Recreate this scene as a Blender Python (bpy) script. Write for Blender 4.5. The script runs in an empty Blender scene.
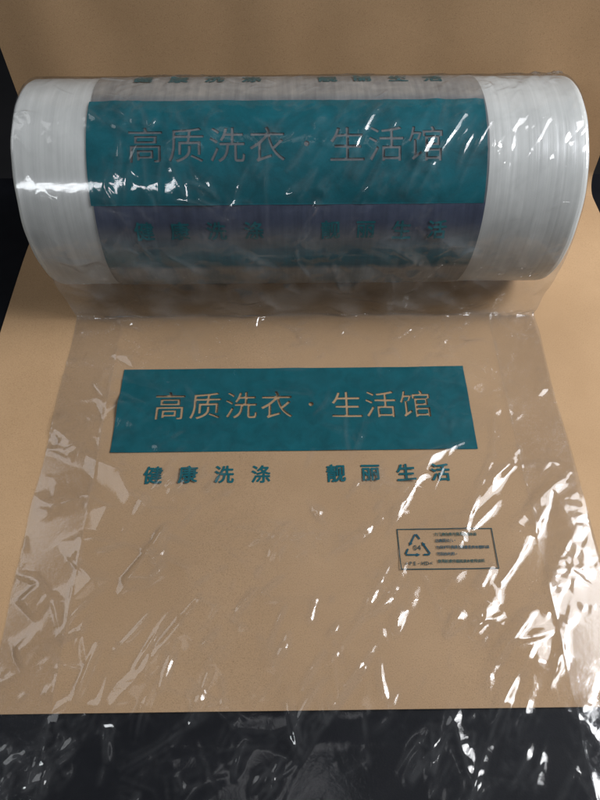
import bpy, bmesh, math
import numpy as np
from mathutils import Vector
from mathutils.geometry import delaunay_2d_cdt

sc = bpy.context.scene
COL = sc.collection

# ------------------------------------------------------------------ camera
cam_d = bpy.data.cameras.new("camera")
cam = bpy.data.objects.new("camera", cam_d)
COL.objects.link(cam)
cam.location = (0.0, 0.0, 0.66)
cam.rotation_euler = (math.radians(90 - 58), 0.0, math.radians(-0.66))
cam_d.sensor_fit = 'AUTO'
cam_d.sensor_width = 36
cam_d.lens = 27.45
cam_d.clip_start = 0.01
cam_d.clip_end = 50
sc.camera = cam

# ------------------------------------------------------------------ world and lamps
w = bpy.data.worlds.new("World")
sc.world = w
w.use_nodes = True
wt = w.node_tree
wbg = wt.nodes["Background"]
# plain room: dark below and overhead, paler sides; bright patches added for film reflections
wtc = wt.nodes.new('ShaderNodeTexCoord')
wsep = wt.nodes.new('ShaderNodeSeparateXYZ')
wt.links.new(wtc.outputs['Generated'], wsep.inputs[0])
wr = wt.nodes.new('ShaderNodeValToRGB')
for p_, c_ in ((0.02, (0.03, 0.03, 0.033, 1)), (0.42, (0.27, 0.275, 0.28, 1)), (0.70, (0.33, 0.345, 0.36, 1)), (0.9, (0.05, 0.054, 0.062, 1)), (1.0, (0.022, 0.024, 0.028, 1))):
    el = wr.color_ramp.elements[0] if p_ == 0.02 else wr.color_ramp.elements[1] if p_ == 1.0 else wr.color_ramp.elements.new(p_)
    el.position, el.color = p_, c_
wm = wt.nodes.new('ShaderNodeMapRange')
wm.inputs[1].default_value, wm.inputs[2].default_value = -1, 1
wt.links.new(wsep.outputs['Z'], wm.inputs[0])
wt.links.new(wm.outputs[0], wr.inputs[0])
wn = wt.nodes.new('ShaderNodeTexNoise')
wn.inputs['Scale'].default_value = 5.0
wn.inputs['Detail'].default_value = 3
wt.links.new(wtc.outputs['Generated'], wn.inputs['Vector'])
wr2 = wt.nodes.new('ShaderNodeValToRGB')
wr2.color_ramp.elements[0].position, wr2.color_ramp.elements[0].color = 0.46, (0.22, 0.22, 0.23, 1)
wr2.color_ramp.elements[1].position, wr2.color_ramp.elements[1].color = 0.60, (3.8, 3.8, 3.9, 1)
wt.links.new(wn.outputs['Fac'], wr2.inputs[0])
wx = wt.nodes.new('ShaderNodeMix')
wx.data_type, wx.blend_type = 'RGBA', 'MULTIPLY'
wx.inputs[0].default_value = 1.0
wt.links.new(wr.outputs[0], wx.inputs[6])
wt.links.new(wr2.outputs[0], wx.inputs[7])
wt.links.new(wx.outputs[2], wbg.inputs[0])
wbg.inputs[1].default_value = 0.45


def area(name, loc, target, sx, sy, energy, color):
    d = bpy.data.lights.new(name, 'AREA')
    d.shape = 'RECTANGLE'
    d.size, d.size_y = sx, sy
    d.energy = energy
    d.color = color
    o = bpy.data.objects.new(name, d)
    COL.objects.link(o)
    o.location = loc
    o.rotation_euler = (Vector(target) - Vector(loc)).to_track_quat('-Z', 'Y').to_euler()
    return o


WIN = (1.75, 0.25, 1.72)
area("window_light", WIN, (0.05, 0.40, 0.0), 0.95, 0.80, 34.0, (0.97, 0.98, 1.0))
area("added_sparkle_light", (1.16, 0.26, 1.78), (0.05, 0.40, 0.0), 0.12, 0.14, 2.8, (0.97, 0.98, 1.0))  # small extra lamp, added for bright core glints on film and roll
area("added_soft_light", (1.88, 0.62, 1.95), (0.05, 0.35, 0.0), 1.3, 1.4, 52.0, (0.98, 0.98, 1.0))  # large soft lamp added to put grey sheen on film facets, no real curtain
area("added_left_light", (-1.70, 0.95, 1.85), (-0.05, 0.30, 0.0), 1.1, 1.2, 8.0, (0.96, 0.98, 1.0))  # dim lamp added so the creases on the left catch some sheen
area("far_window_light", (-0.95, -1.05, 1.50), (-0.1, 0.55, 0.1), 0.75, 0.20, 7.0, (0.93, 0.97, 1.0))

vs = sc.view_settings
vs.view_transform = 'Standard'
vs.look = 'None'
vs.exposure = 0.24
vs.gamma = 1.0
vs.use_curve_mapping = False
sc.cycles.transparent_max_bounces = 24
sc.cycles.max_bounces = 12
sc.cycles.use_denoising = True


# ------------------------------------------------------------------ helpers
class NT:
    def __init__(self, name):
        self.m = bpy.data.materials.new(name)
        self.m.use_nodes = True
        self.t = self.m.node_tree
        self.t.nodes.clear()
        self.out = self.n('ShaderNodeOutputMaterial')

    def n(self, typ, **kw):
        nd = self.t.nodes.new(typ)
        for k, v in kw.items():
            setattr(nd, k, v)
        return nd

    def l(self, a, b):
        self.t.links.new(a, b)

    def math(self, op, a, b=None, c=None):
        nd = self.n('ShaderNodeMath', operation=op)
        for i, v in enumerate((a, b, c)):
            if v is None:
                continue
            if isinstance(v, (int, float)):
                nd.inputs[i].default_value = v
            else:
                self.l(v, nd.inputs[i])
        return nd.outputs[0]

    def noise(self, vec, scale, detail=3, rough=0.5, dist=0.0):
        nd = self.n('ShaderNodeTexNoise')
        nd.inputs['Scale'].default_value = scale
        nd.inputs['Detail'].default_value = detail
        nd.inputs['Roughness'].default_value = rough
        nd.inputs['Distortion'].default_value = dist
        self.l(vec, nd.inputs['Vector'])
        return nd.outputs['Fac']

    def mapping(self, vec, scale, rot=(0, 0, 0)):
        nd = self.n('ShaderNodeMapping')
        nd.inputs['Scale'].default_value = scale
        nd.inputs['Rotation'].default_value = rot
        self.l(vec, nd.inputs['Vector'])
        return nd.outputs[0]

    def ramp(self, fac, stops):
        nd = self.n('ShaderNodeValToRGB')
        e = nd.color_ramp.elements
        while len(e) < len(stops):
            e.new(0.5)
        for el, (p, c) in zip(e, stops):
            el.position = p
            el.color = (c[0], c[1], c[2], 1)
        self.l(fac, nd.inputs[0])
        return nd.outputs[0]

    def mixc(self, fac, a, b, mode='MIX'):
        nd = self.n('ShaderNodeMix', data_type='RGBA', blend_type=mode)
        for sock, v in ((nd.inputs[0], fac), (nd.inputs[6], a), (nd.inputs[7], b)):
            if isinstance(v, (int, float)):
                sock.default_value = v
            elif isinstance(v, tuple):
                sock.default_value = (*v, 1)
            else:
                self.l(v, sock)
        return nd.outputs[2]

    def bump(self, h, strength, dist):
        nd = self.n('ShaderNodeBump')
        nd.inputs['Strength'].default_value = strength
        nd.inputs['Distance'].default_value = dist
        self.l(h, nd.inputs['Height'])
        return nd.outputs[0]


def principled(N, base, rough=0.5, normal=None, spec=0.5):
    p = N.n('ShaderNodeBsdfPrincipled')
    if isinstance(base, tuple):
        p.inputs['Base Color'].default_value = (*base, 1)
    else:
        N.l(base, p.inputs['Base Color'])
    if isinstance(rough, (int, float)):
        p.inputs['Roughness'].default_value = rough
    else:
        N.l(rough, p.inputs['Roughness'])
    p.inputs['Specular IOR Level'].default_value = spec
    if normal is not None:
        N.l(normal, p.inputs['Normal'])
    N.l(p.outputs[0], N.out.inputs[0])
    return p


def mesh_obj(name, verts, faces, mat, parent=None, smooth=True):
    me = bpy.data.meshes.new(name)
    me.from_pydata([tuple(v) for v in verts], [], [tuple(f) for f in faces])
    me.update()
    return link(name, me, mat, parent, smooth)


def grid_obj(name, P, mat, parent=None):
    """P: array (rows, cols, 3) -> one smooth quad sheet"""
    r, c = P.shape[:2]
    me = bpy.data.meshes.new(name)
    idx = np.arange(r * c).reshape(r, c)
    q = np.stack([idx[:-1, :-1], idx[:-1, 1:], idx[1:, 1:], idx[1:, :-1]], -1).reshape(-1, 4)
    me.vertices.add(r * c)
    me.vertices.foreach_set('co', P.reshape(-1).astype(np.float32))
    me.loops.add(q.size)
    me.loops.foreach_set('vertex_index', q.reshape(-1).astype(np.int32))
    me.polygons.add(len(q))
    me.polygons.foreach_set('loop_start', (np.arange(len(q)) * 4).astype(np.int32))
    me.update(calc_edges=True)
    me.validate()
    return link(name, me, mat, parent, True)


def link(name, me, mat, parent=None, smooth=True):
    if mat is not None:
        me.materials.clear()
        me.materials.append(mat)
    if smooth:
        me.polygons.foreach_set('use_smooth', np.ones(len(me.polygons), dtype=bool))
    o = bpy.data.objects.new(name, me)
    COL.objects.link(o)
    if parent is not None:
        o.parent = parent
    return o


def field(rng, shape, step, lx, ly):
    """smooth random field with correlation lengths lx (columns) and ly (rows), unit variance"""
    r, c = shape
    pr, pc = r + int(4 * ly / step) + 8, c + int(4 * lx / step) + 8
    a = rng.standard_normal((pr, pc))
    fy = np.fft.fftfreq(pr, step)[:, None]
    fx = np.fft.rfftfreq(pc, step)[None, :]
    k = np.exp(-2 * (math.pi ** 2) * ((fx * lx) ** 2 + (fy * ly) ** 2))
    b = np.fft.irfft2(np.fft.rfft2(a) * k, s=(pr, pc))[:r, :c]
    return (b - b.mean()) / b.std()


# ------------------------------------------------------------------ layout (metres)
BX0, BX1 = -0.304, 0.332          # film edges
R = 0.128                         # film radius on the roll
CY, CZ = 0.666, 0.1285            # roll axis
YC = 0.552                        # where the hanging film meets the board
FRONT = 0.058                     # front edge of the board
XM = 0.5 * (BX0 + BX1)

# ------------------------------------------------------------------ setting: dark table top, floor below
N = NT("black table")
tc = N.n('ShaderNodeTexCoord').outputs['Object']
principled(N, N.ramp(N.noise(tc, 40, 4), [(0.3, (0.0018, 0.0022, 0.0040)), (0.8, (0.0035, 0.0040, 0.0062))]), 0.6,
           N.bump(N.noise(tc, 600, 3), 0.15, 0.001), 0.10)
m_table = N.m
bm = bmesh.new()
bmesh.ops.create_cube(bm, size=1)
for v in bm.verts:
    v.co = Vector((v.co.x * 3.0, -0.6 + (v.co.y + 0.5) * 1.46, -0.0045 - (0.5 - v.co.z) * 0.03))
bmesh.ops.bevel(bm, geom=list(bm.edges), offset=0.005, segments=3, affect='EDGES')
me = bpy.data.meshes.new("tabletop")
bm.to_mesh(me)
bm.free()
o = link("tabletop", me, m_table, smooth=False)
o["kind"] = "structure"

N = NT("dark floor")
tc = N.n('ShaderNodeTexCoord').outputs['Object']
principled(N, N.ramp(N.noise(tc, 6, 5), [(0.3, (0.004, 0.004, 0.005)), (0.8, (0.009, 0.009, 0.010))]), 0.6)
o = mesh_obj("floor", [(-4, -4, -0.75), (4, -4, -0.75), (4, 4, -0.75), (-4, 4, -0.75)], [(0, 1, 2, 3)], N.m, smooth=False)
o["kind"] = "structure"

# ------------------------------------------------------------------ kraft cardboard sheet bent upright
N = NT("kraft cardboard")
tc = N.n('ShaderNodeTexCoord').outputs['Object']
fib = N.noise(N.mapping(tc, (1, 1, 1)), 900, 4, 0.7)
fib2 = N.noise(N.mapping(tc, (30, 300, 300)), 4, 3, 0.6)
big = N.noise(tc, 7, 4, 0.55)
c1 = N.ramp(big, [(0.30, (0.345, 0.219, 0.116)), (0.75, (0.424, 0.277, 0.153))])
c2 = N.mixc(N.math('MULTIPLY', fib2, 0.35), c1, (0.30, 0.20, 0.115))
spk = N.ramp(fib, [(0.30, (0.62, 0.60, 0.56)), (0.46, (0.97, 0.97, 0.97)), (0.56, (1, 1, 1)), (0.70, (1.16, 1.15, 1.13))])
c3 = N.mixc(0.95, c2, spk, 'MULTIPLY')
flk = N.noise(N.mapping(tc, (170, 320, 320)), 1.0, 4, 0.7)
c3 = N.mixc(0.35, c3, N.ramp(flk, [(0.30, (0.78, 0.76, 0.72)), (0.42, (1, 1, 1)), (0.66, (1, 1, 1)), (0.76, (1.12, 1.12, 1.12))]), 'MULTIPLY')
hh = N.math('ADD', fib, N.math('MULTIPLY', fib2, 0.6))
principled(N, c3, 0.78, N.bump(hh, 0.25, 0.0006), 0.25)
m_kraft = N.m
rng = np.random.default_rng(3)
r_b = 0.030
prof = []
y_end, lean = 0.822, math.radians(85)
ybend = y_end - r_b
for y in np.linspace(FRONT, ybend, 60):
    prof.append((y, 0.0))
for a in np.linspace(0, lean, 16)[1:]:
    prof.append((ybend + r_b * math.sin(a), r_b - r_b * math.cos(a)))
py, pz = prof[-1]
for d in np.linspace(0, 0.55, 50)[1:]:
    prof.append((py + d * math.cos(lean), pz + d * math.sin(lean)))
prof = np.array(prof)
tan = np.gradient(prof, axis=0)
tan /= np.linalg.norm(tan, axis=1)[:, None]
nor = np.stack([-tan[:, 1], tan[:, 0]], 1)
xs = np.linspace(-0.405, 0.487, 70)
und = field(rng, (len(prof), len(xs)), 0.013, 0.03, 0.25)
amp = 0.0002 + np.clip((prof[:, 0] - 0.60) / 0.15, 0, 1)[:, None] * 0.0010
h = und * amp
T = 0.0035


def board_layer(off):
    A = np.zeros((len(prof), len(xs), 3))
    arc = np.arange(len(prof)) * 0 + np.concatenate([[0], np.cumsum(np.linalg.norm(np.diff(prof, axis=0), axis=1))])
    nar = 0.012 * np.clip((arc - 0.60) / 0.28, 0, 1) ** 1.3
    A[..., 0] = xs[None, :] - nar[:, None] * ((xs[None, :] - 0.041) / 0.446)
    A[..., 1] = prof[:, 0:1] + nor[:, 0:1] * (h + off)
    A[..., 2] = prof[:, 1:2] + nor[:, 1:2] * (h + off)
    return A


top, bot = board_layer(0), board_layer(-T)
r_, c_ = top.shape[:2]
V = np.concatenate([top.reshape(-1, 3), bot.reshape(-1, 3)])
F = []
n0 = r_ * c_
I = lambda i, j: i * c_ + j
for i in range(r_ - 1):
    for j in range(c_ - 1):
        F.append((I(i, j), I(i, j + 1), I(i + 1, j + 1), I(i + 1, j)))
        F.append((n0 + I(i, j), n0 + I(i + 1, j), n0 + I(i + 1, j + 1), n0 + I(i, j + 1)))
for j in range(c_ - 1):
    F.append((I(0, j + 1), I(0, j), n0 + I(0, j), n0 + I(0, j + 1)))
    F.append((I(r_ - 1, j), I(r_ - 1, j + 1), n0 + I(r_ - 1, j + 1), n0 + I(r_ - 1, j)))
for i in range(r_ - 1):
    F.append((I(i, 0), I(i + 1, 0), n0 + I(i + 1, 0), n0 + I(i, 0)))
    F.append((I(i + 1, c_ - 1), I(i, c_ - 1), n0 + I(i, c_ - 1), n0 + I(i + 1, c_ - 1)))
board = mesh_obj("cardboard_sheet", V, F, m_kraft)
bm = bmesh.new()
bm.from_mesh(board.data)
for e in bm.edges:
    if len(e.link_faces) == 2 and e.calc_face_angle() > 0.7:
        e.smooth = False
bm.to_mesh(board.data)
bm.free()
board["label"] = "plain brown kraft cardboard sheet lying flat and bent upright behind the plastic roll"
board["category"] = "cardboard"

# ------------------------------------------------------------------ the roll of printed bags
root = bpy.data.objects.new("plastic_bag_roll", None)
COL.objects.link(root)
root.location = (0, 0, 0)
root["label"] = "big roll of clear plastic laundry bags with teal Chinese print, first bag pulled out flat"
root["category"] = "bag roll"

# ---- film surface: profile of the sheet (arclength s, 0 at the foot of the hanging part)
STEP = 0.0012
S0 = -(YC + 0.085)
LH = CZ                                   # hanging length
TH_MAX = math.radians(205)
S1 = LH + R * TH_MAX
s_arr = np.arange(S0, S1, STEP)


def prof_pt(s):
    y = np.where(s < 0, YC + s, 0)
    z = np.where(s < 0, 0.0017, 0)
    # the sheet sags from the board edge to the table
    k = np.clip((FRONT - 0.002 - (YC + s)) / 0.03, 0, 1)
    z = np.where(s < 0, z - 0.0034 * k * k * (3 - 2 * k), z)
    t = np.clip(s / LH, 0, 1)
    yh = YC + (CY - R - YC) * (t ** 0.7)
    zh = 0.0017 + (CZ - 0.0017) * t
    hang = (s >= 0) & (s < LH)
    y = np.where(hang, yh, y)
    z = np.where(hang, zh, z)
    th = (s - LH) / R
    y = np.where(s >= LH, CY - R * np.cos(th), y)
    z = np.where(s >= LH, CZ + R * np.sin(th), z)
    return y, z


yy, zz = prof_pt(s_arr)
ker = np.ones(7) / 7
for _ in range(2):
    yy[3:-3] = np.convolve(yy, ker, 'valid')
    zz[3:-3] = np.convolve(zz, ker, 'valid')
ty, tz = np.gradient(yy), np.gradient(zz)
tl = np.hypot(ty, tz)
NY, NZ = -tz / tl, ty / tl

NXg = int((BX1 - BX0) / STEP) + 1
x_arr = np.linspace(BX0, BX1, NXg)
dx = x_arr[1] - x_arr[0]
SHAPE = (len(s_arr), NXg)
rng = np.random.default_rng(11)
XX, SS = np.meshgrid(x_arr, s_arr)
YF = YC + SS                                # board coordinate where s < 0
u01 = (XX - BX0) / (BX1 - BX0)
floor_m = 1 / (1 + np.exp((SS + 0.004) / 0.004))
roll_m = 1 / (1 + np.exp(-(SS - LH - 0.02) / 0.01))
hang_m = np.clip(1 - floor_m - roll_m, 0, 1)

# calmer over the banner, livelier towards the lower right
calm = 1 - 0.8 * np.exp(-(((XX + 0.0) / 0.24) ** 4 + ((YF - 0.39) / 0.10) ** 4))
live = 1 / (1 + np.exp(-((XX - 0.03) * 9 - (YF - 0.22) * 9)))
fl_amp = floor_m * calm * (0.25 + 1.0 * live)

H = 0.0008 * floor_m * (0.8 + 0.4 * live) * field(rng, SHAPE, STEP, 0.020, 0.026)
H += 0.00014 * floor_m * field(rng, SHAPE, STEP, 0.009, 0.012)
H += 0.0016 * hang_m * field(rng, SHAPE, STEP, 0.03, 0.03) + 0.0004 * hang_m * field(rng, SHAPE, STEP, 0.006, 0.006)
H += roll_m * (0.00035 * field(rng, SHAPE, STEP, 0.02, 0.03) + 0.00007 * field(rng, SHAPE, STEP, 0.004, 0.008))


def slanted(rng, lx, ly, deg):
    """random field whose folds run along a slanted direction"""
    st = 0.002
    n = int(1.5 / st)
    f = field(rng, (n, n), st, lx, ly)
    a = math.radians(deg)
    U = (XX * math.sin(a) - SS * math.cos(a) + 0.72) / st
    W = (XX * math.cos(a) + SS * math.sin(a) + 0.75) / st
    U = np.clip(U, 0, n - 2.001); W = np.clip(W, 0, n - 2.001)
    i, j = W.astype(int), U.astype(int)
    p, q = W - i, U - j
    return f[i, j] * (1 - p) * (1 - q) + f[i + 1, j] * p * (1 - q) + f[i, j + 1] * (1 - p) * q + f[i + 1, j + 1] * p * q


def ridged(f):
    return 1 - np.abs(f) * 1.1


def blur(A, sig):
    """gaussian blur of a field on the sheet grid"""
    fy = np.fft.fftfreq(A.shape[0], STEP)[:, None]
    fx = np.fft.rfftfreq(A.shape[1], STEP)[None, :]
    return np.fft.irfft2(np.fft.rfft2(A) * np.exp(-2 * (math.pi * sig) ** 2 * (fx ** 2 + fy ** 2)), s=A.shape)


def facets(rng, along, across, deg, jitter=0.48):
    """crumpled sheet: flat facets meeting in a connected net of creases; unit mean slope"""
    a = math.radians(deg)
    ca, sa = math.cos(a), math.sin(a)
    x0, x1, y0, y1 = BX0 - 0.12, BX1 + 0.12, S0 - 0.12, S1 + 0.12
    cx, cy = (x0 + x1) / 2, (y0 + y1) / 2
    rad = math.hypot(x1 - x0, y1 - y0) / 2
    pts = []
    nu, nv = int(rad / along) + 1, int(rad / across) + 1
    for iu in range(-nu, nu + 1):
        for iv in range(-nv, nv + 1):
            u = (iu + 0.5 * (iv % 2) + rng.uniform(-jitter, jitter)) * along
            v = (iv + rng.uniform(-jitter, jitter)) * across
            x, y = cx + u * ca - v * sa, cy + u * sa + v * ca
            if x0 < x < x1 and y0 < y < y1:
                pts.append((u / along, v / across, x, y))
    pts = np.array(pts)
    hgt = rng.standard_normal(len(pts)) * across * 0.75
    tri = delaunay_2d_cdt([Vector((p[0], p[1])) for p in pts], [], [], 0, 1e-7)[2]
    out = np.zeros(SHAPE)
    for t in tri:
        (xa, ya), (xb, yb), (xc, yc) = pts[t[0], 2:], pts[t[1], 2:], pts[t[2], 2:]
        det = (yb - yc) * (xa - xc) + (xc - xb) * (ya - yc)
        if abs(det) < 1e-12:
            continue
        j0 = max(0, int((min(xa, xb, xc) - BX0) / dx)); j1 = min(NXg, int((max(xa, xb, xc) - BX0) / dx) + 2)
        i0 = max(0, int((min(ya, yb, yc) - S0) / STEP)); i1 = min(SHAPE[0], int((max(ya, yb, yc) - S0) / STEP) + 2)
        if i1 <= i0 or j1 <= j0:
            continue
        X = XX[i0:i1, j0:j1]; S = SS[i0:i1, j0:j1]
        l1 = ((yb - yc) * (X - xc) + (xc - xb) * (S - yc)) / det
        l2 = ((yc - ya) * (X - xc) + (xa - xc) * (S - yc)) / det
        l3 = 1 - l1 - l2
        m = (l1 >= -1e-6) & (l2 >= -1e-6) & (l3 >= -1e-6)
        sub = out[i0:i1, j0:j1]
        sub[m] = (l1 * hgt[t[0]] + l2 * hgt[t[1]] + l3 * hgt[t[2]])[m]
    return out


f_big = blur(facets(rng, 0.110, 0.024, 54), 0.0016)
f_mid = blur(facets(rng, 0.058, 0.0105, 58), 0.0009)
f_iso = blur(facets(rng, 0.030, 0.020, 150), 0.0012)
f_fine = blur(facets(rng, 0.011, 0.0065, 40), 0.0007)
patch = np.clip(0.5 + 0.7 * field(rng, SHAPE, STEP, 0.035, 0.035), 0, 1.6)
gus_m = np.clip(1 - np.minimum(XX - BX0, BX1 - XX) / 0.064, 0, 1) ** 0.3
H += floor_m * calm * (0.11 * live * f_big + 0.085 * live * patch * f_mid + 0.15 * (1.15 - live) * f_iso
                       + (0.10 * patch * (1 - 0.75 * live) + 0.015 * live + 0.05 * gus_m) * f_fine)
H += floor_m * (1 - calm) * 0.03 * f_iso
H += hang_m * (0.14 * f_iso + 0.08 * f_fine)
right_m = 1 / (1 + np.exp(-(XX - 0.02) / 0.05))
H += roll_m * (0.035 * f_iso + 0.11 * (0.25 + 0.75 * right_m) * f_mid * patch + (0.025 + 0.055 * patch) * f_fine)


def add_ridge(x0, s0, x1, s1, a, wd, soft=0.0007, asym=0.0, bow=0.0, tent=False):
    """one crease: a soft-edged fold whose height a dies away over width wd (metres)"""
    L = math.hypot(x1 - x0, s1 - s0)
    if L < 1e-4:
        return
    pad = wd * 4.5 + abs(bow)
    i0 = max(0, int((min(s0, s1) - pad - S0) / STEP)); i1 = min(SHAPE[0], int((max(s0, s1) + pad - S0) / STEP) + 2)
    j0 = max(0, int((min(x0, x1) - pad - BX0) / dx)); j1 = min(NXg, int((max(x0, x1) + pad - BX0) / dx) + 2)
    if i1 <= i0 or j1 <= j0:
        return
    X = XX[i0:i1, j0:j1]; S = SS[i0:i1, j0:j1]
    cx, cs = (x1 - x0) / L, (s1 - s0) / L
    t = ((X - x0) * cx + (S - s0) * cs) / L
    d = -(X - x0) * cs + (S - s0) * cx - bow * 4 * t * (1 - t)
    tp = np.clip(t * (1 - t) * 4, 0, 1) ** 0.6
    wl = wd * (1 + asym); wr = wd * (1 - asym)
    ww = np.where(d > 0, wl, wr)
    e = np.sqrt(d * d + soft * soft) - soft
    if tent:
        q = 1 - e / ww
        f = 0.5 * (q + np.sqrt(q * q + 0.02)) - 0.005
    else:
        f = np.exp(-e / ww)
    H[i0:i1, j0:j1] += a * tp * f


# creases seen on the pulled-out sheet: x0, y0, x1, y1, height mm, width mm
CREASES = [(0.0252, 0.2056, 0.0894, 0.2469, 2.2, 7), (0.0139, 0.171, 0.0397, 0.1795, 1.5, 4), (0.2232, 0.2961, 0.2593, 0.3194, 2.5, 5), (0.2421, 0.2398, 0.3148, 0.3012, 4, 7), (0.1894, 0.234, 0.24, 0.2784, 3.5, 8), (0.2129, 0.1753, 0.246, 0.2078, 3, 6), (0.1908, 0.171, 0.2115, 0.199, 2.5, 6), (0.1546, 0.171, 0.1836, 0.1946, 3, 7), (0.1769, 0.1207, 0.2012, 0.1565, 4, 6), (0.1487, 0.1245, 0.1709, 0.1504, 2.5, 6), (0.2252, 0.1383, 0.2518, 0.1668, 3, 5), (0.0984, 0.0431, 0.1783, 0.1586, 5, 6), (0.166, 0.1017, 0.2176, 0.1423, 4, 7), (0.1927, 0.1054, 0.2339, 0.1403, 4, 7), (0.2438, 0.0707, 0.2791, 0.1383, 7, 8), (0.2766, 0.1363, 0.3251, 0.1627, 6, 9), (0.2581, 0.1226, 0.302, 0.0761, 4, 8), (0.2545, 0.0707, 0.259, 0.02, 6, 6), (0.182, -0.019, 0.2343, 0.0447, 8, 10), (0.21, -0.019, 0.2437, 0.0481, 8, 7), (0.118, -0.019, 0.1253, 0.0447, 6, 8), (0.095, -0.0145, 0.1159, 0.0289, 5, 6), (0.1559, -0.019, 0.1918, 0.0103, 5, 8), (0.1435, 0.0672, 0.1602, -0.0145, 3, 7), (0.2703, 0.0672, 0.2911, 0.0009, 6, 12), (0.2489, 0.0167, 0.2988, 0.0289, 8, 10), (-0.0766, 0.0887, -0.0747, 0.0602, 1.6, 3), (-0.0107, 0.0672, 0.0, 0.0216, 2.5, 3), (0.0303, 0.0707, 0.0385, 0.0248, 2.5, 3), (0.0816, 0.1035, 0.0856, 0.0637, 2, 3), (-0.2369, -0.0114, -0.2356, 0.02, 3, 3), (-0.1851, -0.0068, -0.1827, 0.0167, 2.5, 3), (-0.1827, 0.0447, -0.1774, 0.0127, 2, 3), (-0.0271, 0.0989, -0.0093, 0.1304, 1.8, 3), (-0.2413, 0.1255, -0.2205, 0.1353, 1.5, 3), (-0.1576, 0.2034, -0.1454, 0.2213, 1.5, 4), (0.0544, 0.2759, 0.0718, 0.2986, 1.2, 3), (-0.1938, 0.1627, -0.1454, 0.2516, 1.5, 8), (-0.048, -0.0145, -0.0287, 0.0088, 4, 6), (-0.0301, -0.0068, -0.0168, 0.0183, 3, 4), (0.034, 0.0009, 0.1016, 0.0372, 6, 9), (0.0876, 0.0048, 0.1321, 0.0541, 5, 8), (0.2524, 0.3141, 0.3191, 0.3194, 1.2, 3), (0.2368, 0.3274, 0.2513, 0.3975, 1.2, 5), (0.2348, 0.1892, 0.3336, 0.1946, 2, 4), (0.1274, 0.3141, 0.2169, 0.3546, 1, 6), (0.1192, 0.2884, 0.1564, 0.3076, 1.5, 5), (-0.2176, 0.0672, -0.2028, 0.1226, 1.5, 4), (0.0993, 0.1226, 0.1081, 0.1524, 2, 6), (0.1209, 0.113, 0.1309, 0.1304, 2, 5), (-0.1333, 0.0167, 0.0066, 0.0372, 3, 12), (-0.1212, -0.0068, -0.049, 0.0088, 3, 12), (0.2653, 0.5259, 0.28, 0.58, 3, 4), (0.2829, 0.5399, 0.3099, 0.5726, 3, 5), (0.2999, 0.5346, 0.3226, 0.5652, 3, 5), (0.3195, 0.5224, 0.336, 0.5689, 3, 4)]
# finer ones of the same kind between them
EXTRA = []
for _ in range(46):
    x, y = rng.uniform(-0.20, 0.26), rng.uniform(0.03, 0.30)
    if 0.09 < x < 0.24 and 0.18 < y < 0.25:
        continue
    ang = math.radians(rng.normal(57, 13)); L = rng.uniform(0.012, 0.055)
    EXTRA.append((x, y, x + L * math.cos(ang), y + L * math.sin(ang), 1, rng.uniform(1.2, 3.6)))
for (x0, y0, x1, y1, a, wd) in CREASES + EXTRA:
    # a fold with two flat flanks; its slope is shaped to glint the window light into the camera
    L = math.hypot(x1 - x0, y1 - y0)
    px_, py_ = (y1 - y0) / L, -(x1 - x0) / L
    mx_, my_ = (x0 + x1) / 2, (y0 + y1) / 2
    vc = Vector((-mx_, -my_, 0.66)).normalized(); vl = (Vector(WIN) - Vector((mx_, my_, 0))).normalized()
    hv = vc + vl
    sl = abs(hv.x * px_ + hv.y * py_) / hv.z
    sl = min(max(sl, 0.08), 0.42)
    wl = wd * 0.00125
    add_ridge(x0, y0 - YC, x1, y1 - YC, sl * wl, wl, 0.0006, -0.1 if px_ > 0 else 0.1, rng.uniform(-.0025, .0025), True)
# random crumple of the sheet
for _ in range(170):
    x = rng.uniform(BX0, BX1); y = rng.uniform(-0.07, 0.55)
    lv = 1 / (1 + math.exp(-((x - 0.06) * 14 - (y - 0.20) * 12)))
    if rng.random() > 0.40 + 0.6 * lv:
        continue
    inb = abs(x) < 0.235 and 0.30 < y < 0.475
    if inb and rng.random() < 0.85:
        continue
    ang = math.radians(rng.normal(48, 24)) if rng.random() < 0.25 + 0.55 * lv else rng.uniform(0, math.pi)
    L = rng.uniform(0.012, 0.055) * (0.7 + 0.6 * lv)
    a = rng.choice([-1, 1], p=[0.35, 0.65]) * rng.gamma(2.0, 0.00028) * (0.75 + 0.25 * lv)
    add_ridge(x - L / 2 * math.cos(ang), y - YC - L / 2 * math.sin(ang), x + L / 2 * math.cos(ang), y - YC + L / 2 * math.sin(ang),
              a, rng.uniform(0.002, 0.008), 0.0006, rng.uniform(-.5, .5), rng.uniform(-.004, .004), rng.random() < 0.6)
for _ in range(75):
    x = rng.uniform(BX0, BX1); y = rng.uniform(-0.08, 0.50)
    if abs(x) < 0.23 and 0.30 < y < 0.47 and rng.random() < 0.7:
        continue
    ang = math.radians(rng.normal(62, 22)) if rng.random() < 0.7 else rng.uniform(0, math.pi)
    L = rng.uniform(0.05, 0.15)
    wl = rng.uniform(0.002, 0.007)
    add_ridge(x - L / 2 * math.cos(ang), y - YC - L / 2 * math.sin(ang), x + L / 2 * math.cos(ang), y - YC + L / 2 * math.sin(ang),
              wl * rng.uniform(0.08, 0.30), wl, 0.0006, rng.uniform(-.4, .4), rng.normal(0, .006), True)
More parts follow.
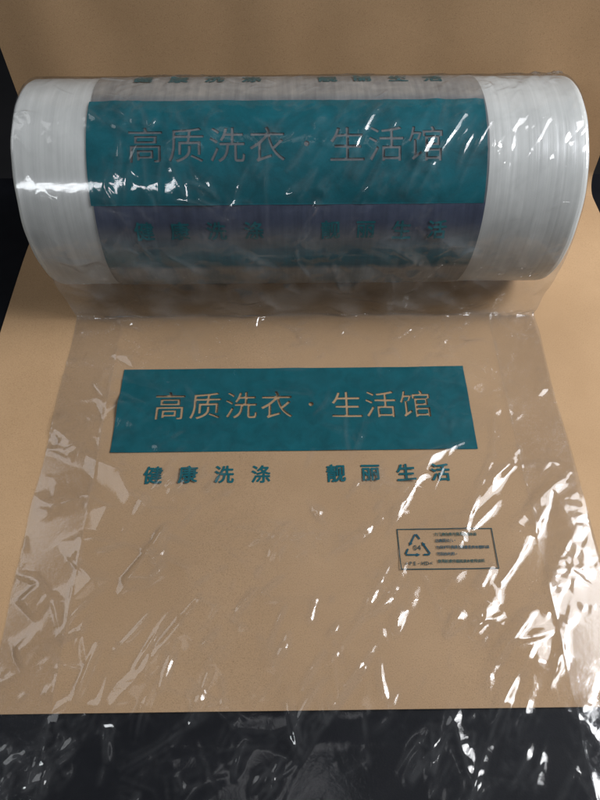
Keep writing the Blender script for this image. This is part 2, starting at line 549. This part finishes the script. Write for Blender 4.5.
# crumple in the two gusset strips
for _ in range(60):
    side = rng.random() < 0.5
    x = rng.uniform(BX0, BX0 + 0.066) if side else rng.uniform(BX1 - 0.066, BX1)
    y = rng.uniform(-0.06, 0.55)
    ang = rng.uniform(0, math.pi); L = rng.uniform(0.006, 0.03)
    add_ridge(x - L / 2 * math.cos(ang), y - YC - L / 2 * math.sin(ang), x + L / 2 * math.cos(ang), y - YC + L / 2 * math.sin(ang),
              rng.normal(0, 0.0004), rng.uniform(0.0015, 0.004), 0.0006, 0, rng.uniform(-.003, .003))
# gusset fold lines running along the whole sheet
for gx in (BX0 + 0.064, BX1 - 0.064):
    for k in range(26):
        sa = S0 + k * 0.025
        add_ridge(gx + rng.normal(0, .0006), sa, gx + rng.normal(0, .0006), sa + 0.04, rng.uniform(0.0002, 0.0008), 0.0016, 0.0004)
# pinched fold along the foot of the hanging part
for k in range(34):
    x = BX0 + 0.636 * k / 34
    st = 1.0 if (x < -0.10 or x > 0.20) else 0.35
    add_ridge(x, rng.normal(-0.002, .0008), x + 0.03, rng.normal(-0.002, .0008), st * rng.uniform(0.0010, 0.0024), rng.uniform(.0012, .0025), 0.0004)
# hanging part: tension folds towards the two lower corners and short nicks along the foot
for _ in range(60):
    x = rng.uniform(BX0, BX1); L = rng.uniform(0.02, 0.08)
    add_ridge(x, rng.uniform(0, 0.05), x + rng.normal(0, 0.03), L + 0.03, rng.gamma(2, 0.0003), rng.uniform(.002, .006), 0.0006, 0, rng.uniform(-.004, .004))
# crinkles of the outer wrap on the roll
for _ in range(480):
    x = rng.uniform(BX0, BX1)
    th = math.radians(rng.uniform(-2, 150))
    s = LH + R * th
    right = x > XM - 0.03
    if right:
        ang = math.radians(rng.normal(52, 16))
    else:
        ang = math.radians(rng.normal(115, 35)) if x < -0.1 else rng.uniform(0, math.pi)
    L = rng.uniform(0.01, 0.05)
    a = rng.gamma(2.0, 0.00036) * rng.choice([1, -0.5])
    add_ridge(x - L / 2 * math.cos(ang), s - L / 2 * math.sin(ang), x + L / 2 * math.cos(ang), s + L / 2 * math.sin(ang),
              a, rng.uniform(0.0012, 0.0036), 0.0004, rng.uniform(-.5, .5), rng.uniform(-.006, .006), rng.random() < 0.5)
for (x0, a0, x1, a1, hh_, wd) in [(-.05, 40, 0.0, 78, .9, 3), (.05, 36, .098, 80, 1.5, 4), (.066, 34, .10, 62, 1.2, 3), (.125, 32, .165, 70, 1.7, 4), (.14, 34, .20, 78, 1.6, 4),
                               (.185, 36, .225, 72, 1.2, 3), (-.19, 30, -.165, 62, 1.6, 5), (-.165, 62, -.21, 74, 1.3, 4), (-.15, 30, -.14, 56, 1.2, 4),
                               (-.115, 28, -.14, 60, 1.2, 4), (-.21, 26, -.20, 50, 1.2, 4), (-.07, 22, -.045, 52, 1.0, 3), (-.03, -4, -.025, 72, .9, 2.5),
                               (.0, 5, .03, 30, 1.0, 3), (.12, -2, .14, 26, 1.0, 3), (-.22, 0, -.18, 24, 1.2, 5), (.235, 20, .25, 70, .8, 4), (.26, 10, .28, 60, .8, 4)]:
    add_ridge(x0, LH + R * math.radians(a0), x1, LH + R * math.radians(a1), hh_ * 0.001, wd * 0.001, 0.0005, 0.2, 0.004)

# keep the sheet above the board and the outer wrap above the roll
lo = np.where(SS < 0.0, -0.0002, np.where(SS < LH, -0.003 + 0.0035 * np.clip(SS / (0.5 * LH), 0, 1), 0.0))
H += 0.002 * np.clip(SS / (0.6 * LH), 0, 1) * np.clip((LH * 1.25 - SS) / (0.3 * LH), 0, 1)
H = lo + np.log1p(np.exp((H - lo) / 0.0005)) * 0.0005
H *= 1.0


def surf(x, s, off):
    """points on the film sheet, off metres along its normal (arrays)"""
    fi = np.clip((s - S0) / STEP, 0, SHAPE[0] - 1.001)
    fj = np.clip((x - BX0) / dx, 0, NXg - 1.001)
    i, j = fi.astype(int), fj.astype(int)
    a, b = fi - i, fj - j
    hv = H[i, j] * (1 - a) * (1 - b) + H[i + 1, j] * a * (1 - b) + H[i, j + 1] * (1 - a) * b + H[i + 1, j + 1] * a * b
    lin = lambda A: A[i] * (1 - a) + A[i + 1] * a
    hv = hv + off
    return np.stack([x, lin(yy) + lin(NY) * hv, lin(zz) + lin(NZ) * hv], -1)


# ---- film material
def film(name, f0, haze, trans, rough, bump_s=0.25, bscale=160):
    N = NT(name)
    tc = N.n('ShaderNodeTexCoord').outputs['Object']
    nz = N.noise(tc, bscale, 4, 0.6, 1.2)
    bmp = N.bump(nz, bump_s, 0.0012)
    lw = N.n('ShaderNodeLayerWeight')
    lw.inputs['Blend'].default_value = 0.5
    N.l(bmp, lw.inputs['Normal'])
    fr = N.math('ADD', N.math('MULTIPLY', N.math('POWER', lw.outputs['Facing'], 5), 1 - f0), f0)
    tr = N.n('ShaderNodeBsdfTransparent')
    N.l(N.ramp(lw.outputs['Facing'], [(0.0, trans), (0.45, tuple(v * 0.97 for v in trans)), (0.75, tuple(v * 0.80 for v in trans)), (1.0, tuple(v * 0.5 for v in trans))]), tr.inputs[0])
    cr0 = N.n('ShaderNodeAttribute', attribute_name='crease')
    base_tr = tr.inputs[0].links[0].from_socket
    N.l(N.mixc(N.math('MULTIPLY', N.math('MINIMUM', cr0.outputs['Fac'], 1.0), 0.12), base_tr, (0.55, 0.55, 0.56)), tr.inputs[0])  # creases dimmed in the film colour, standing in for their shading
    df = N.n('ShaderNodeBsdfDiffuse')
    df.inputs[0].default_value = (0.80, 0.83, 0.85, 1)
    tl_ = N.n('ShaderNodeBsdfTranslucent')
    tl_.inputs[0].default_value = (0.80, 0.83, 0.85, 1)
    hz = N.n('ShaderNodeMixShader')
    hz.inputs[0].default_value = 0.35
    N.l(df.outputs[0], hz.inputs[1]); N.l(tl_.outputs[0], hz.inputs[2])
    m1 = N.n('ShaderNodeMixShader')
    cloud = N.noise(tc, 18, 4, 0.6, 0.5)
    cr = N.n('ShaderNodeAttribute', attribute_name='crease')          # stress-whitened creases; hanging film also gets a painted light haze
    N.l(N.math('ADD', N.math('MULTIPLY', N.math('ADD', cloud, 0.5), haze), N.math('MULTIPLY', cr.outputs['Fac'], 0.032)), m1.inputs[0])
    N.l(tr.outputs[0], m1.inputs[1]); N.l(hz.outputs[0], m1.inputs[2])
    gl = N.n('ShaderNodeBsdfGlossy')
    gl.inputs['Roughness'].default_value = rough
    N.l(bmp, gl.inputs['Normal'])
    m2 = N.n('ShaderNodeMixShader')
    N.l(fr, m2.inputs[0]); N.l(m1.outputs[0], m2.inputs[1]); N.l(gl.outputs[0], m2.inputs[2])
    N.l(m2.outputs[0], N.out.inputs[0])
    return N.m


m_film = film("clear film", 0.052, 0.010, (0.90, 0.91, 0.93), 0.085, 0.05)
m_gus = film("folded film layers", 0.025, 0.008, (0.995, 0.995, 0.995), 0.16, 0.35, 220)

P = np.zeros((*SHAPE, 3))
P[..., 0] = XX
# slightly wavy side edges
P[:, :, 0] += (0.0010 * field(rng, (SHAPE[0], 1), STEP, 0.01, 0.02))[:, :1] * ((np.abs(u01 - 0.5) * 2) ** 8)
# on the roll the wrap reaches the roll's ends and turns down over their rounded rims
P[:, :, 0] -= roll_m * (0.0085 * (1 - u01) ** 6 + 0.0030 * u01 ** 6)
dl = np.clip((BX0 - 0.011 + 0.005) - P[:, :, 0], 0, 0.0048)
dr = np.clip(P[:, :, 0] - (BX1 + 0.0005 - 0.007), 0, 0.0067)
H -= roll_m * ((0.005 - np.sqrt(0.005 ** 2 - dl ** 2)) + (0.007 - np.sqrt(0.007 ** 2 - dr ** 2)))
P[..., 1] = yy[:, None] + NY[:, None] * H
P[..., 2] = zz[:, None] + NZ[:, None] * H
fs_o = grid_obj("film_sheet", P, m_film, root)
lap = np.zeros(SHAPE)
lap[1:-1, 1:-1] = (H[2:, 1:-1] + H[:-2, 1:-1] + H[1:-1, 2:] + H[1:-1, :-2] - 4 * H[1:-1, 1:-1]) / STEP ** 2
lap = np.clip(blur(np.clip(np.abs(lap), 0, 150), 0.0012) / 110.0 - 0.06, 0, 1)
lap = np.clip(lap + hang_m * np.clip(3.0 + 1.8 * field(rng, SHAPE, STEP, 0.012, 0.012), 0.5, 7), 0, 7)  # extra haze painted on the hanging film to lighten its shade
at = fs_o.data.attributes.new("crease", 'FLOAT', 'POINT')
at.data.foreach_set('value', lap.reshape(-1).astype(np.float32))

# ---- gussets: the folded-in layers along both sides of the pulled-out bag
for (xa, xb) in ((BX0 + 0.0006, BX0 + 0.064), (BX1 - 0.064, BX1 - 0.0006)):
    gx = np.linspace(xa, xb, 40)
    gs = np.arange(S0 + 0.002, -0.004, 0.003)
    GX, GS = np.meshgrid(gx, gs)
    off = -0.0007 + 0.0002 * field(rng, GX.shape, 0.0016, 0.006, 0.006)
    grid_obj("gusset", surf(GX, GS, off), m_gus, root)

# ---- body of the roll: the wound layers
N = NT("wound film layers")
tc = N.n('ShaderNodeTexCoord').outputs['Object']
sep = N.n('ShaderNodeSeparateXYZ')
N.l(tc, sep.inputs[0])
ring = N.noise(N.mapping(tc, (160, 2.0, 2.0)), 1.2, 5, 0.6)
cl = N.noise(N.mapping(tc, (14, 6, 6)), 2.0, 4, 0.6, 0.6)
base = N.ramp(N.math('ADD', N.math('MULTIPLY', ring, 0.55), N.math('MULTIPLY', cl, 0.45)),
              [(0.30, (0.42, 0.425, 0.405)), (0.50, (0.48, 0.485, 0.46)), (0.72, (0.58, 0.585, 0.555))])
p = principled(N, base, 0.28, N.bump(N.math('ADD', ring, N.math('MULTIPLY', cl, 0.5)), 0.25, 0.0012), 0.5)
p.inputs['Subsurface Weight'].default_value = 0.55
p.inputs['Subsurface Radius'].default_value = (0.02, 0.02, 0.02)
p.inputs['Subsurface Scale'].default_value = 1.0
m_body = N.m
RB = R - 0.0024
pro = []
rnd = 0.005
xa, xb = BX0 - 0.011, BX1 + 0.0005
pro += [(xa, 0.0385), (xa, RB - rnd)]
for a in np.linspace(0, math.pi / 2, 9)[1:]:
    pro.append((xa + rnd * (1 - math.cos(a)), RB - rnd + rnd * math.sin(a)))
wl_ = field(np.random.default_rng(8), (1, 420), 0.0015, 0.0018, 0.001)[0] * 0.00006 + field(np.random.default_rng(9), (1, 420), 0.0015, 0.010, 0.001)[0] * 0.00016
for x, dw in list(zip(np.linspace(xa + rnd, xb - rnd * 1.4, 420), wl_))[1:]:
    pro.append((x, RB + float(np.clip(dw, -0.0006, 0.0006))))
for a in np.linspace(math.pi / 2, 0, 9):
    pro.append((xb - rnd * 1.4 * (1 - math.cos(a)), RB - rnd * 1.4 + rnd * 1.4 * math.sin(a)))
pro += [(xb, 0.0385)]


def lathe(name, pr, mat, parent, seg=192, wob=0.0):
    pr = np.array(pr)
    th = np.linspace(0, 2 * math.pi, seg, endpoint=False)
    A = np.zeros((len(pr), seg, 3))
    A[..., 0] = pr[:, 0:1]
    A[..., 1] = CY + pr[:, 1:2] * np.cos(th)[None]
    A[..., 2] = CZ + pr[:, 1:2] * np.sin(th)[None]
    if wob:
        wv = sum(a_ * np.sin(k_ * th + p_) for k_, a_, p_ in ((2, .5, .3), (5, .35, 2.), (9, .25, 4.), (17, .2, 1.)))
        A[..., 0] += wob * wv[None] * (np.abs((pr[:, 0:1] - XM) / 0.32) ** 12)
    V = A.reshape(-1, 3)
    F = []
    for i in range(len(pr) - 1):
        for j in range(seg):
            k = (j + 1) % seg
            F.append((i * seg + j, i * seg + k, (i + 1) * seg + k, (i + 1) * seg + j))
    return mesh_obj(name, V, F, mat, parent)


body = lathe("wound_film", pro, m_body, root, 192, 0.0008)
N = NT("grey board core")
tc = N.n('ShaderNodeTexCoord').outputs['Object']
principled(N, N.ramp(N.noise(tc, 300, 4), [(0.3, (0.20, 0.16, 0.12)), (0.7, (0.29, 0.24, 0.18))]), 0.85, None, 0.2)
lathe("core_tube", [(xa - 0.001, 0.034), (xa - 0.001, 0.0384), (xb + 0.001, 0.0384), (xb + 0.001, 0.034), (xa - 0.001, 0.034)], N.m, root, 96)

# ---- print of the inner turns showing through the outer wrap
N = NT("print seen through layers")
geo = N.n('ShaderNodeTexCoord').outputs['Object']
sep = N.n('ShaderNodeSeparateXYZ')
N.l(geo, sep.inputs[0])
dy = N.math('SUBTRACT', CY, sep.outputs['Y'])
dz = N.math('SUBTRACT', sep.outputs['Z'], CZ)
ang = N.math('MULTIPLY', N.math('ARCTAN2', dz, dy), 180 / math.pi)
wob = N.noise(N.mapping(geo, (6, 30, 30)), 1.0, 4, 0.5, 0.5)
ang = N.math('ADD', ang, N.math('MULTIPLY', N.math('SUBTRACT', wob, 0.5), 4.0))
fac = N.math('DIVIDE', N.math('ADD', ang, 180), 360)
g = lambda d: (d + 180) / 360
TEAL = (0.012, 0.135, 0.185)
SLATE = (0.050, 0.062, 0.098)
GREY = (0.215, 0.205, 0.185)
col = N.ramp(fac, [(g(-70), GREY), (g(-12), GREY), (g(-11), (0.13, 0.15, 0.155)), (g(-8.5), (0.005, 0.075, 0.100)), (g(-2), (0.010, 0.100, 0.130)), (g(4), (0.065, 0.11, 0.13)),
                   (g(13), (0.095, 0.105, 0.125)), (g(19), SLATE), (g(30), SLATE), (g(32), (0.10, 0.11, 0.115)), (g(85), (0.125, 0.135, 0.14)), (g(90), GREY), (g(100), (0.25, 0.24, 0.22)), (g(150), GREY)])
strk = N.noise(N.mapping(geo, (170, 10, 10)), 1.0, 4, 0.65)
mott = N.noise(N.mapping(geo, (20, 30, 30)), 1.0, 5, 0.65, 1.0)
k = N.ramp(N.math('ADD', N.math('MULTIPLY', strk, 0.5), N.math('MULTIPLY', mott, 0.5)), [(0.35, (0.62, 0.62, 0.65)), (0.5, (1, 1, 1)), (0.68, (1.5, 1.45, 1.4))])
principled(N, N.mixc(0.8, col, k, 'MULTIPLY'), 0.4, None, 0.4)
m_inner = N.m
th = np.radians(np.linspace(-95, 200, 260))
xi = np.linspace(-0.2295, 0.2155, 60)
A = np.zeros((len(th), len(xi), 3))
RI = R - 0.0012
A[..., 0] = xi[None] + 0.0025 * np.sin(th * 1.7)[:, None]
A[..., 1] = CY - RI * np.cos(th)[:, None]
A[..., 2] = CZ + RI * np.sin(th)[:, None]
grid_obj("inner_print", A, m_inner, root)


# ---- ink
def ink(name, c, rough=0.42, var=0.18, scale=60):
    N = NT(name)
    tc = N.n('ShaderNodeTexCoord').outputs['Object']
    nz = N.noise(tc, scale, 5, 0.65, 0.6)
    fine = N.noise(tc, 700, 2, 0.6)
    f = N.math('ADD', N.math('MULTIPLY', nz, 0.75), N.math('MULTIPLY', fine, 0.25))
    lo_ = tuple(v * (1 - var) for v in c)
    hi_ = tuple(v * (1 + var) + 0.002 for v in c)
    principled(N, N.ramp(f, [(0.3, lo_), (0.7, hi_)]), rough, None, 0.12)
    return N.m


m_teal = ink("teal ink", (0.0008, 0.074, 0.090), 0.42, 0.25, 45)
m_teal_roll = ink("teal ink on the roll", (0.003, 0.082, 0.102), 0.42, 0.35, 26)
m_text = ink("teal lettering ink", (0.003, 0.085, 0.100))
m_textd = ink("faded lettering ink", (0.006, 0.100, 0.115), 0.45, 0.3, 90)
m_blue = ink("blue ink", (0.002, 0.055, 0.080))
m_green = ink("green ink", (0.002, 0.062, 0.062))
m_line = ink("dark line ink", (0.003, 0.040, 0.050))

dg = bpy.context.evaluated_depsgraph_get


def glyph_splines(ch, size):
    """bezier outlines of one character, centred on its ink box"""
    cu = bpy.data.curves.new("glyph", 'FONT')
    cu.body = ch
    cu.size = size
    ob = bpy.data.objects.new("glyph", cu)
    COL.objects.link(ob)
    bpy.context.view_layer.update()
    c2 = ob.to_curve(dg(), apply_modifiers=False)
    out = []
    for sp in c2.splines:
        out.append([(b.co.copy(), b.handle_left.copy(), b.handle_right.copy()) for b in sp.bezier_points])
    ob.to_curve_clear()
    bpy.data.objects.remove(ob)
    bpy.data.curves.remove(cu)
    return out


def place(spl, cx, cy, sx=1.0, sy=1.0):
    pts = [p[0] for s_ in spl for p in s_]
    if not pts:
        return []
    mx = (min(p.x for p in pts) + max(p.x for p in pts)) / 2
    my = (min(p.y for p in pts) + max(p.y for p in pts)) / 2
    f = lambda v: Vector(((v.x - mx) * sx + cx, (v.y - my) * sy + cy, 0))
    return [[tuple(f(q) for q in p) for p in s_] for s_ in spl]


def poly(pts):
    return [tuple(Vector((*p, 0)) for _ in range(3)) for p in pts]


def flat_mesh(loops, cut, offset=0.0, res=6):
    """fills outlines (even-odd), cuts the result on a grid and returns (xy array, faces)"""
    cu = bpy.data.curves.new("outline", 'CURVE')
    cu.dimensions = '2D'
    cu.fill_mode = 'BOTH'
    cu.resolution_u = res
    cu.offset = offset
    for lp in loops:
        sp = cu.splines.new('BEZIER')
        sp.bezier_points.add(len(lp) - 1)
        for b, (c, l_, r_) in zip(sp.bezier_points, lp):
            b.handle_left_type = b.handle_right_type = 'FREE'
            b.co, b.handle_left, b.handle_right = c, l_, r_
        sp.use_cyclic_u = True
    ob = bpy.data.objects.new("outline", cu)
    COL.objects.link(ob)
    bpy.context.view_layer.update()
    me = ob.evaluated_get(dg()).to_mesh()
    bm = bmesh.new()
    bm.from_mesh(me)
    ob.evaluated_get(dg()).to_mesh_clear()
    bpy.data.objects.remove(ob)
    bpy.data.curves.remove(cu)
    bmesh.ops.remove_doubles(bm, verts=bm.verts, dist=1e-6)
    if cut:
        for ax in (0, 1):
            lo_ = min(v.co[ax] for v in bm.verts); hi_ = max(v.co[ax] for v in bm.verts)
            n = Vector((1, 0, 0)) if ax == 0 else Vector((0, 1, 0))
            for q in np.arange(lo_ + cut * 0.517, hi_, cut):
                bmesh.ops.bisect_plane(bm, geom=bm.verts[:] + bm.edges[:] + bm.faces[:], dist=1e-7, plane_co=n * q, plane_no=n)
    bmesh.ops.recalc_face_normals(bm, faces=bm.faces)
    bm.verts.index_update()
    xy = np.array([(v.co.x, v.co.y) for v in bm.verts])
    fs = [[v.index for v in f.verts] if f.normal.z >= 0 else [v.index for v in reversed(f.verts)] for f in bm.faces]
    bm.free()
    return xy, fs


def printed(name, loops, mat, parent, s_of, off, cut=0.0035, bold=0.0, tw=None):
    xy, fs = flat_mesh(loops, cut)
    if bold:                                     # heavier strokes: the same glyph printed again a hair to each side
        n = len(xy)
        sh = [(0, 0)] + [(bold * math.cos(t), bold * math.sin(t)) for t in np.linspace(0, 2 * math.pi, 8, endpoint=False)]
        fs = [[v + k_ * n for v in f] for k_ in range(len(sh)) for f in fs]
        off = np.repeat(off - np.arange(len(sh)) * 6e-6, n)
        xy = np.concatenate([xy + np.array(q) for q in sh])
    x = xy[:, 0].copy(); s = s_of(xy[:, 1])
    if tw is not None:
        x = x + tw(s)
    return mesh_obj(name, surf(x, s, off), fs, mat, parent)


on_floor = lambda y: y - YC
BC_Y = 0.4000                     # middle of the banner on the board
TXT_Y = 0.4046
PXX = [(-0.1599, '高'), (-0.1148, '质'), (-0.0692, '洗'), (-0.0247, '衣'), (0.0640, '生'), (0.1072, '活'), (0.1510, '馆')]
SLG = [(149.5, '健'), (184.5, '康'), (220.5, '洗'), (257, '涤'), (332, '靓'), (366.5, '丽'), (402, '生'), (436.5, '活')]


def dot(cx, cy, r, n=16):
    return poly([(cx + r * math.cos(t), cy + r * math.sin(t)) for t in np.linspace(0, 2 * math.pi, n, endpoint=False)])


def banner_loops(dx_=0.0):
    lp = [poly([(-0.2257 + dx_, 0.3393), (0.2198 + dx_, 0.3393), (0.2198 + dx_, 0.4615), (-0.2257 + dx_, 0.4615)])]
    for cx, ch in PXX:
        lp += place(glyph_splines(ch, 0.0425), cx + dx_, TXT_Y)
    lp.append(dot(0.0188 + dx_, TXT_Y, 0.0031))
    return lp


def slogan_loops(dx_=0.0, y=0.3090, k=1.0):
    lp = []
    for px, ch in SLG:
        lp += place(glyph_splines(ch, 0.0236), (px - 293) * 0.001186 * k + dx_, y)
    return lp


OFF = -0.0006
printed("banner", banner_loops(), m_teal, root, on_floor, OFF)
printed("slogan", slogan_loops(), m_text, root, on_floor, OFF, 0.004, 0.00055)

# the same print on the outer turn of the roll: banner from 29 to 84 degrees round the front
S_B = LH + R * math.radians(29.2)
on_roll = lambda y: S_B + (y - 0.3393)
printed("banner", banner_loops(-0.0045), m_teal_roll, root, on_roll, -0.0009)
on_roll_low = lambda y: S_B - 0.0303 + (y - 0.3090)
printed("slogan", slogan_loops(-0.0045), m_textd, root, on_roll_low, -0.0009, 0.004, 0.00055)
on_roll_top = lambda y: LH + R * math.radians(107) + (y - 0.3090)
printed("slogan", slogan_loops(-0.006), m_text, root, on_roll_top, -0.0009, 0.004, 0.0009)

# ---- recycling label
lab = bpy.data.objects.new("recycling_label", None)
COL.objects.link(lab)
lab.parent = root
X0, X1, Y0, Y1 = 0.1115, 0.2188, 0.1932, 0.2394
t_ = 0.0010
printed("border", [poly([(X0, Y0), (X1, Y0), (X1, Y1), (X0, Y1)]), poly([(X0 + t_, Y0 + t_), (X0 + t_, Y1 - t_), (X1 - t_, Y1 - t_), (X1 - t_, Y0 + t_)])],
        m_line, lab, on_floor, OFF, 0.004)
# triangle of three chasing arrows
tcx, tcy, tr = 0.1322, 0.2178, 0.0182
lp = []
for k in range(3):
    a0 = math.radians(90 + 120 * k)
    c0 = Vector((tcx + tr * math.cos(a0), tcy + tr * math.sin(a0)))
    a1 = math.radians(90 + 120 * (k + 1)); a2 = math.radians(90 + 120 * (k - 1))
    c1 = Vector((tcx + tr * math.cos(a1), tcy + tr * math.sin(a1)))
    c2 = Vector((tcx + tr * math.cos(a2), tcy + tr * math.sin(a2)))
    d1 = (c1 - c0).normalized(); d2 = (c2 - c0).normalized()
    inn = (Vector((tcx, tcy)) - c0).normalized()
    wd = 0.0018
    n1 = Vector((-d1.y, d1.x)); n1 = n1 if n1.dot(inn) > 0 else -n1
    n2 = Vector((-d2.y, d2.x)); n2 = n2 if n2.dot(inn) > 0 else -n2
    L1, L2 = tr * 0.78, tr * 0.52
    pA = c0 + d2 * 0.0032; pB = c0 + d1 * 0.0032
    inner = c0 + inn * wd * 2
    pts = [c0 + d2 * L2, pA + (pA * 0), c0 + inn * 0.0022 - n2 * 0 + d2 * 0.0008, c0 + inn * 0.0022 + d1 * 0.0008, pB, c0 + d1 * L1,
           c0 + d1 * L1 - n1 * 0.0012, c0 + d1 * (L1 + 0.0042) + n1 * wd / 2, c0 + d1 * L1 + n1 * (wd + 0.0012), c0 + d1 * L1 + n1 * wd,
           inner + d1 * 0.0004, c0 + d2 * L2 + n2 * wd]
    lp.append(poly([(p_.x, p_.y) for p_ in pts]))
printed("recycling_triangle", lp, m_blue, lab, on_floor, OFF, 0.004)


def line_loops(txt, x0, x1, cy, size, pitch=None):
    lp = []
    if pitch is None:
        pitch = (x1 - x0) / len(txt)
    for i, ch in enumerate(txt):
        lp += place(glyph_splines(ch, size), x0 + pitch * (i + 0.5), cy)
    return lp


printed("code_lettering", line_loops("04", tcx - 0.0044, tcx + 0.0044, 0.2176, 0.0082), m_line, lab, on_floor, OFF, 0.004)
printed("code_lettering", line_loops(">PE-HD<", 0.1165, 0.1478, 0.2000, 0.0056), m_line, lab, on_floor, OFF, 0.004, 0.00008)
for txt, cy, mat in (("为了避免意外窒息请将本袋", 0.2325, m_green), ("远离婴幼儿。", 0.2252, m_blue), ("为保护环境请勿随意丢弃本塑料袋", 0.2177, m_blue),
                     ("可回收利用。", 0.2102, m_blue), ("使用前请仔细阅读本使用说明", 0.2022, m_green)):
    printed("warning_lettering", line_loops(txt, 0.1530, 0.0, cy, 0.0041, 0.00395), mat, lab, on_floor, OFF, 0.004, 0.00007)
